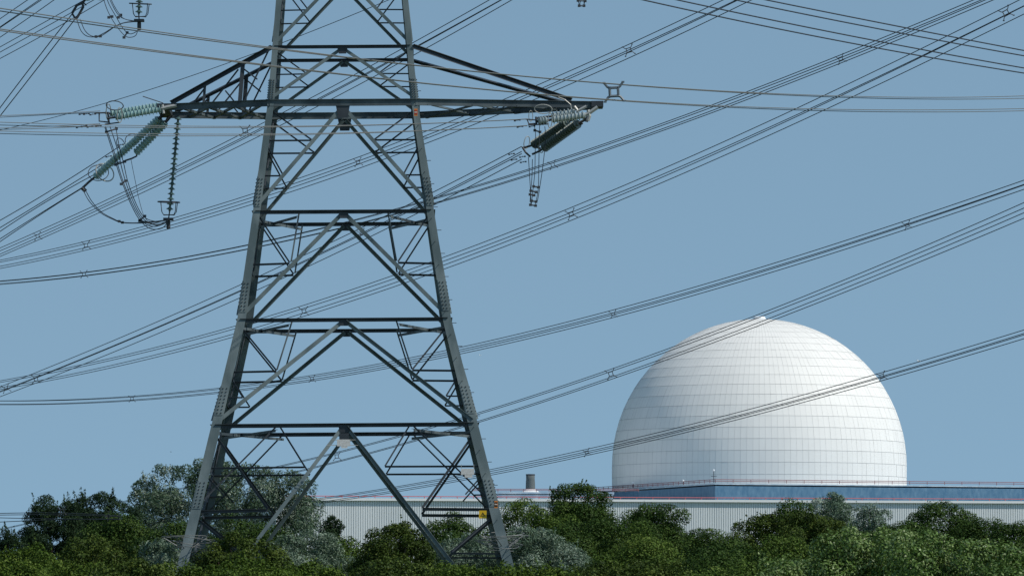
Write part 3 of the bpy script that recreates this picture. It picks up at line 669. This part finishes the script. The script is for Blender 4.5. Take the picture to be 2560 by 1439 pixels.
bundle('spread of dark wires dropping down left from the slanting left arm strings',
    [0,100,206,300],
    [[551,492,427,365],[569,508.5,443,384],[577.6,516,450,405],[597,534,468.5,None],[604,537,470,None]],
    262, 250, 0.018, Q, ext=(260, 0), deg=2, dampers=[(272,389),(302,360)])
bundle('steep four wire bundle clipping the top left corner',
    [-30,0,50,100,140], [[68,47.7,13.5,-21,-48],[88.5,68,33.5,-1,-28.5],[90,70,36.5,2.5,-24],[113.5,94,60,25,-3]], 300, 290, 0.02, Q, deg=2)
bundle('three thin wires slanting to the clamp at the top left edge',
    [-30,0,100,180,253], [[134.5,118,62.5,17.5,-23],[147,131,76,31,-10],[163,146,93,48,5]], 262, 250, 0.016, Q, deg=2, ext=(200, 20))
bundle('two thick wires dropping steeply left from the clamp at the top left edge',
    [-20,0,34,100,166,186], [[296,270,225,138,53,29],[316,290,247,162,77,50]], 262, 250, 0.022, Q, deg=2, ext=(200, 0))
o = bundle('single thin earth wire rising from the left edge behind the pylon top',
    [0,100,185,270,372,492,583,669,747,922,976,1080], [[325,304,279.7,254,225.5,186,153,122.5,92,19,-2,-44]], 330, 275, 0.017, Q, name='earth_wire')

# ------------------------------------------------------------------ birds
def bird(label, px, py, Y, span, m, perch=False):
    b = P(px, py, Y); t = thing('bird', label, 'bird', b)
    mb = MB(); k = span*0.22
    mb.lathe((-k*1.1,0,0),(1,0,0),[(0,0.01),(k*0.25,k*0.16),(k*0.9,k*0.30),(k*1.5,k*0.24),(k*1.75,k*0.12),(k*1.95,k*0.19),(k*2.15,k*0.13),(k*2.4,0.008)],8); mb.build('body', m, t)
    for s in (-1, 1):
        mb = MB(); zt = k*0.7 if not perch else k*0.05; e = span/2 if not perch else k*0.2
        pts = [(0.3*k,0,0.1*k),(-0.35*k,0,0.1*k)], [(0.35*k,s*e*0.5,zt+0.1*k),(-0.25*k,s*e*0.5,zt+0.1*k)], [(-0.1*k,s*e,zt*0.8),(-0.2*k,s*e,zt*0.8)]
        mb.prism([[Vector(p[0]),Vector(p[1]),Vector(p[1])+Vector((0,0,-0.015)),Vector(p[0])+Vector((0,0,-0.015))] for p in pts]); mb.build('wing', m, t)
    t.rotation_euler = (0.3, 0, 0.9); return t
bird('white gull flying in the sky right of the pylon', 1200, 888, 1150, 0.8, FEATH)
bird('white gull perched on the wire right of the dome', 2296, 902, 292, 0.3, FEATH)
bird('tiny dark bird flying left of the lower pylon', 427, 1129, 800, 0.42, FEATH_D)

# ------------------------------------------------------------------ vegetation
def zmin_vis(Y): return EYE + (HY-1470)*Y/F
def leaves_mesh(rng, lobes, n, ll, lw, zcut, up, jit, shoots, vary):
    """leaf-sized rhombi spread over many lobes; lobes: (center, radius xyz)"""
    C = np.array([l[0] for l in lobes]); Rr = np.array([l[1] for l in lobes])
    wgt = (Rr[:,0]*Rr[:,2])**0.9; wgt = wgt/wgt.sum()
    idx = rng.choice(len(lobes), n, p=wgt)
    d = rng.normal(size=(n,3)); d[:,2] += 0.25; d /= np.linalg.norm(d, axis=1, keepdims=True)
    rad = 1.04 - np.abs(rng.normal(0, 0.15, n)); rad = np.clip(rad, 0.15, 1.3)
    pos = C[idx] + d*Rr[idx]*rad[:,None]
    nsub = 26                                  # twig clusters: pull leaves toward cluster centres on the lobe
    cl = rng.normal(size=(len(lobes), nsub, 3)); cl[:,:,2] += 0.35; cl /= np.linalg.norm(cl, axis=2, keepdims=True)
    ci = rng.integers(0, nsub, n); cc = C[idx] + cl[idx, ci]*Rr[idx]*(0.86+0.28*rng.random((len(lobes), nsub)))[idx, ci][:,None]
    f = np.where(rng.random(n) < 0.62, 0.66, 0.0)[:,None]; pos = pos*(1-f) + cc*f
    nor = d*1.25 + rng.normal(size=(n,3))*jit*0.85 + np.array([0,0,up]); nor /= np.linalg.norm(nor, axis=1, keepdims=True)
    dirv = rng.normal(size=(n,3)) + d*0.9 + np.array([0,0,0.2])
    dirv -= nor*(dirv*nor).sum(1, keepdims=True); dirv /= np.linalg.norm(dirv, axis=1, keepdims=True)
    tint = rng.normal(0.5, 0.16, n) + (rng.normal(0, vary, len(lobes)))[idx] + (rng.normal(0, vary*0.8, (len(lobes), nsub)))[idx, ci]
    if shoots:
        ns, sl, per = shoots
        top = np.argsort(-(C[:,2]+Rr[:,2]))[:max(4, int(len(lobes)*0.6))]
        sp, sd_, snn, stt = [], [], [], []
        for _ in range(ns):
            li = rng.choice(top); q = rng.normal(size=3); q[2] = abs(q[2])*1.3+0.2; q /= np.linalg.norm(q)
            p0 = C[li] + q*Rr[li]*0.62; dv = q*(0.22 if lw < 0.055 else 0.5) + np.array([0,0,1.0]) + rng.normal(size=3)*(0.12 if lw < 0.055 else 0.25); dv /= np.linalg.norm(dv); L_ = sl*rng.uniform(0.5,1.3)
            tt = rng.random(per)**1.25; sp.append(p0 + dv*(tt*L_)[:,None] + rng.normal(size=(per,3))*ll*0.55*(1.15-tt)[:,None])
            s2 = dv*0.9 + rng.normal(size=(per,3))*0.6; sd_.append(s2/np.linalg.norm(s2,axis=1,keepdims=True))
            s3 = rng.normal(size=(per,3)) + np.array([0,-0.2,0.5]); snn.append(s3/np.linalg.norm(s3,axis=1,keepdims=True)); stt.append(rng.normal(0.58,0.2,per))
        pos = np.concatenate([pos]+sp); dirv = np.concatenate([dirv]+sd_); nor = np.concatenate([nor]+snn); tint = np.concatenate([tint]+stt)
    keep = (pos[:,2] > zcut) | (rng.random(len(pos)) < 0.22); keep &= pos[:,2] > 0.15
    pos, dirv, nor, tint = pos[keep], dirv[keep], nor[keep], tint[keep]; n = len(pos)
    side = np.cross(nor, dirv); side /= (np.linalg.norm(side, axis=1, keepdims=True)+1e-9)
    sc = rng.uniform(0.65, 1.3, n)[:,None]; a = dirv*ll*0.5*sc; b = side*lw*0.5*sc; fold = nor*lw*0.18
    V = np.stack([pos-a, pos+b-a*0.1+fold, pos+a, pos-b-a*0.1+fold], 1).reshape(-1,3)
    return V, np.clip(tint, 0, 1)

def plant_mesh(name, V, tint, m, parent):
    n = len(tint); me = bpy.data.meshes.new(name)
    me.vertices.add(4*n); me.vertices.foreach_set('co', V.astype(np.float32).ravel())
    me.loops.add(4*n); me.loops.foreach_set('vertex_index', np.arange(4*n, dtype=np.int32))
    me.polygons.add(n); me.polygons.foreach_set('loop_start', np.arange(0, 4*n, 4, dtype=np.int32))
    at = me.attributes.new('tint', 'FLOAT', 'FACE'); at.data.foreach_set('value', tint.astype(np.float32))
    me.materials.append(m); me.update(calc_edges=True); me.validate()
    o = bpy.data.objects.new(name, me); COL.objects.link(o); o.parent = parent; return o

STY = {  # leaf length, width, up bias, jitter, shoots (count per m width, length, leaves each), lobe size, density, tint variation
 'pine':   (0.17, 0.05, 0.2, 0.8, (10.0, 0.62, 40), 0.60, 1900, 0.10),
 'dark':   (0.115, 0.075, 0.4, 0.6, (3.0, 0.35, 9),  0.98, 1900, 0.10),
 'green':  (0.115, 0.075, 0.4, 0.6, (3.0, 0.35, 9),  0.98, 1900, 0.11),
 'olive':  (0.12, 0.075, 0.4, 0.6, (5.0, 0.45, 10), 0.68, 1900, 0.12),
 'yellow': (0.12, 0.070, 0.5, 0.6, (6.0, 0.45, 10), 0.62, 1900, 0.12),
 'bright': (0.125, 0.078, 0.5, 0.5, (4.0, 0.50, 10), 0.92, 2000, 0.14),
 'silver': (0.15, 0.050, 0.3, 0.9, (6.0, 0.50, 12), 0.62, 2000, 0.12),
 'willow': (0.17, 0.065, 0.3, 0.9, (6.0, 0.40, 16), 0.80, 1900, 0.12),
}
def plant(name, label, x0, x1, ytop, Y, sty, group=None, seed=None, base=0.12, lean=0.0, prof='dome', dens=1.0, depth=None, cat=None, lobe=None, peaks=None, shoots=None):
    px = (x0+x1)/2; rng = np.random.default_rng(seed if seed is not None else int(abs(px)*7+ytop))
    ll, lw, up, jit, sh, lsz, dn_, vary = STY[sty]; sh = shoots or sh; ll *= 0.86; lw *= 0.88; dn_ *= 1.3
    Wd = (x1-x0)*Y/F; H = EYE + (HY-ytop)*Y/F; D = depth or min(Wd, 5.5)
    b = P(px, ytop, Y); b.z = 0; t = thing(name, label, cat or ('tree' if 'tree' in name or 'pine' in name else 'bush'), b, group)
    zc = zmin_vis(Y); zb_ = max(0.3, H*base); lobes = []
    rr0 = lobe or lsz; nl = int(12 + 1.45*Wd*max(1.0, (H-max(zc-0.8, zb_)))/(rr0**2))
    zl = max(zb_, min(zc-0.8, H-1.5)); sk = rng.uniform(-0.2, 0.2); bump = rng.uniform(0, 0.11, 8); bump[rng.integers(2, 6)] = 0
    for i in range(nl):
        h = rng.random()**0.8; ux = rng.uniform(-1, 1); uy = rng.uniform(-1, 1); r_ = rr0*rng.uniform(0.5, 1.25)
        e = (1-h)**0.8*0.95 + 0.08 if prof == 'cone' else 1.0
        x = ux*max(0.05, Wd/2*e - r_*0.4); y = uy*max(0.05, D/2*e - r_*0.4)*math.sqrt(1-0.6*ux*ux)
        if peaks is not None:      # photo silhouette: list of (fraction of width, fraction of height)
            Ht = H*float(np.interp((x/Wd)+0.5, [p[0] for p in peaks], [p[1] for p in peaks]))
        else:
            q_ = abs(x/(Wd/2)+sk); Ht = H - (H-zl)*(0.40*min(1.0, q_)**3.0 + bump[int((x/Wd+0.5)*7.99) % 8])
        Ht -= 0.35*abs(y)/max(D, 1)*(H-zl)
        z = zl + h*max(0.3, Ht-zl-r_*0.8)
        x += lean*h*Wd
        lobes.append((np.array([x, y, z]), np.array([r_, r_, r_*rng.uniform(0.7, 1.0)])))
    nc = max(5, int(Wd/rr0*1.5))
    for i in range(nc):           # lobes along the crest carry the silhouette
        if prof == 'cone': break
        r_ = rr0*rng.uniform(0.45, 0.85); ux = -1 + 2*(i+rng.uniform(0.2, 0.8))/nc; x = ux*(Wd/2-r_*0.4)
        if peaks is not None: Ht = H*float(np.interp((x/Wd)+0.5, [p[0] for p in peaks], [p[1] for p in peaks]))
        else:
            q_ = abs(x/(Wd/2)+sk); Ht = H - (H-zl)*(0.40*min(1.0, q_)**3.0 + bump[int((x/Wd+0.5)*7.99) % 8])
        lobes.append((np.array([x + lean*Wd, rng.uniform(-.3,.1)*D*0.5, max(zl, Ht - r_*rng.uniform(0.75, 1.05))]), np.array([r_, r_, r_*0.9])))
    if prof == 'cone': lobes.append((np.array([0, 0, H-0.3]), np.array([0.2, 0.2, 0.4])))
    for i in range(6):            # the hidden foot of the crown
        r_ = rr0*1.3; lobes.append((np.array([rng.uniform(-.35,.35)*Wd, rng.uniform(-.3,.3)*D, rng.uniform(zb_, zl)]), np.array([r_, r_, r_])))
    vis = max(1.0, H-max(zc-0.5, zb_))
    n = int(min(110000, dn_*dens*Wd*vis*1.5 + 2500))
    V, ti = leaves_mesh(rng, lobes, n, ll, lw, zc-0.4, up, jit, (int(sh[0]*Wd*1.6)+6, sh[1], sh[2]), vary)
    plant_mesh('crown', V, ti, LEAF[sty], t)
    mb = MB(); top = Vector((lean*Wd*0.5, 0, H*0.72)); r0 = 0.05 + 0.018*H
    mb.tube([Vector((0,0,-0.1)), Vector((0.06*Wd*0.3,0,H*0.3)), top], [r0, r0*0.75, r0*0.25], 7)
    for i in range(min(12, len(lobes))):
        c = Vector(lobes[(i*5) % len(lobes)][0]); s0 = Vector((0,0,H*0.18)).lerp(top, rng.uniform(0.1, 0.75))
        mb.tube([s0, s0.lerp(c, 0.5)+Vector((0,0,0.12)), c], [r0*0.42, r0*0.28, r0*0.1], 5)
    mb.build('trunk', BARK, t)
    return t

GT, GB, GS = 'trees behind the pylon', 'bushes around the pylon foot', 'scrub along the bottom edge'
plant('pine_tree', 'dark bushy pine at the far left of the taller trees', 55, 205, 1236, 284, 'pine', GT, peaks=[(0,.86),(.25,.93),(.4,1),(.55,.93),(.8,.97),(1,.95)], prof='box')
plant('pine_tree', 'dark pine with spiky tops beside the grey green willow', 165, 352, 1230, 289, 'pine', GT, peaks=[(0,.95),(.3,.98),(.5,1),(.75,.95),(1,.9)], prof='box')
plant('pine_tree', 'low dark pine cut off by the left edge of the picture', -70, 72, 1322, 281, 'pine', GT)
plant('willow_tree', 'broad soft grey green willow behind the left leg of the pylon', 326, 796, 1138, 306, 'willow', GT, peaks=[(0,.80),(.06,.90),(.16,.965),(.27,.945),(.35,.985),(.5,1),(.58,.955),(.68,.97),(.78,.93),(.88,.93),(.95,.88),(1,.74)], lobe=0.8, depth=7, dens=0.95)
plant('green_tree', 'mid green tree in front of the dark pines', 190, 400, 1275, 276, 'dark', GT)
plant('green_tree', 'dark green tree below the willow left of the pylon leg', 330, 520, 1300, 272, 'dark', GT)
plant('green_tree', 'dark green tree behind the lower left pylon panel', 520, 760, 1280, 290, 'dark', GT)
plant('hawthorn_bush', 'yellow green bush in the lower left corner', -30, 160, 1352, 226, 'yellow', GB)
plant('hawthorn_bush', 'olive bush right of the lower left corner bush', 110, 300, 1336, 232, 'olive', GB)
plant('hawthorn_bush', 'dark bush with orange green tips below the pines', 225, 375, 1345, 244, 'olive', GB)
plant('silver_bush', 'small silvery bush beside the left pylon foot', 325, 475, 1345, 246, 'silver', GB)
plant('hawthorn_bush', 'dense olive bush between the left legs of the pylon', 485, 720, 1328, 239, 'olive', GB)
plant('silver_bush', 'broad silver grey bush in the middle of the pylon base', 640, 885, 1326, 264, 'silver', GB)
plant('green_bush', 'low green bush between the silver bush and the central hawthorn', 800, 925, 1338, 270, 'green', GB)
plant('young_pine', 'small dark pine in front of the pale hall wall', 785, 866, 1284, 300, 'pine', GT, lobe=0.4)
plant('hawthorn_bush', 'tall olive green hawthorn in the centre of the pylon base', 868, 1085, 1300, 262, 'olive', GB)
plant('green_tree', 'dark tree behind the right pylon panel', 1050, 1255, 1278, 292, 'dark', GT)
plant('silver_bush', 'silver grey bush left of the right pylon foot', 1085, 1290, 1330, 266, 'silver', GB)
plant('silver_bush', 'silver grey bush right of the right pylon foot', 1260, 1480, 1312, 264, 'silver', GB, peaks=[(0,1),(.4,.99),(.7,.9),(1,.78)])
plant('green_tree', 'round green tree right of the pylon below the concrete stack', 1195, 1400, 1246, 303, 'green', GT)
plant('dark_tree', 'dark windswept tree with ragged top left of the dome', 1368, 1535, 1203, 312, 'dark', GT, shoots=(9, 0.45, 30), lobe=0.75, peaks=[(0,.94),(.25,.985),(.45,1),(.7,.97),(.85,.95),(1,.86)])
plant('green_tree', 'dark green tree under the windswept tree', 1370, 1610, 1285, 286, 'dark', GT)
plant('green_tree', 'smooth rounded dark green tree in front of the hall wall', 1545, 1800, 1258, 297, 'dark', GT, prof='dome', peaks=[(0,.97),(.4,1),(.6,.98),(1,.72)])
plant('green_tree', 'mid green tree filling the belt left of the rounded tree', 1290, 1480, 1262, 294, 'green', GT)
plant('green_tree', 'leafy tree between the windswept and the rounded tree', 1490, 1650, 1292, 290, 'green', GT)
plant('dark_tree', 'shadowy tree between the rounded dark trees at right', 2160, 2330, 1292, 298, 'dark', GT)
plant('green_tree', 'dark green tree in the dip below the hall wall', 1690, 1880, 1322, 282, 'dark', GT)
plant('olive_tree', 'brown green tree below the silver poplar', 1820, 2110, 1280, 286, 'olive', GT, peaks=[(0,.92),(.2,.97),(.4,1),(.7,1),(1,.94)])
plant('dark_tree', 'small dark tree crown just left of the silver poplar', 1935, 2040, 1238, 302, 'dark', GT)
plant('poplar_tree', 'silver poplar against the blue building', 1980, 2135, 1226, 322, 'silver', GT, dens=0.8)
plant('poplar_tree', 'smaller silver poplar standing right of the larger one', 2120, 2225, 1248, 320, 'silver', GT, dens=0.55)
plant('dark_tree', 'dark rounded tree right of the silver poplars', 2270, 2440, 1250, 301, 'dark', GT, peaks=[(0,.89),(.2,.965),(.5,1),(.78,.97),(1,.87)])
plant('dark_tree', 'dark tree second from the right edge', 2395, 2525, 1290, 299, 'dark', GT, peaks=[(0,.97),(.5,1),(1,.96)])
plant('dark_tree', 'dark tree at the right edge of the picture', 2475, 2640, 1300, 296, 'dark', GT, peaks=[(0,.96),(.5,1),(1,.98)])
plant('elder_tree', 'bright green leafy tree in the lower right corner area, the left one', 2020, 2330, 1302, 206, 'bright', GB)
plant('elder_tree', 'bright green leafy tree filling the lower right corner', 2230, 2640, 1322, 186, 'bright', GB, peaks=[(0,1),(.35,.98),(.6,.93),(1,.86)])
plant('green_bush', 'dark green bush left of the lowest gap in the hall wall', 1480, 1740, 1335, 254, 'green', GB)
plant('green_bush', 'deep shaded bush left of the bright green trees', 1690, 1930, 1350, 246, 'dark', GB)
plant('green_bush', 'green bush under the brown green tree', 1850, 2120, 1335, 250, 'green', GB)
labs = ['yellow green scrub at the very left of the bottom edge', 'yellow scrub under the lower left bushes', 'olive scrub left of the left pylon foot',
 'yellow green scrub at the left pylon foot', 'yellow scrub under the dense olive bush', 'yellow green scrub under the silver bush', 'dark olive scrub below the central hawthorn',
 'low yellow scrub right of the central hawthorn', 'yellow green scrub by the right pylon foot', 'yellow scrub right of the right pylon foot', 'olive scrub below the right silver bush']
xs = [-90, 70, 215, 345, 490, 640, 850, 980, 1105, 1255, 1385]
tops = [1392, 1398, 1392, 1400, 1394, 1398, 1388, 1402, 1398, 1404, 1398]
for i, (x, y) in enumerate(zip(xs, tops)):
    plant('scrub_bush', labs[i], x, x+230, y, 214+(i*5)%9, 'olive' if i in (2, 6, 10) else 'yellow', GS)
plant('scrub_bush', 'olive green scrub at the bottom edge left of the dark right bushes', 1510, 1740, 1390, 218, 'olive', GS)
plant('scrub_bush', 'green scrub at the bottom edge below the dip in the trees', 1690, 1940, 1400, 214, 'green', GS)
plant('scrub_bush', 'leafy green scrub at the bottom edge left of the bright trees', 1880, 2150, 1385, 210, 'bright', GS)
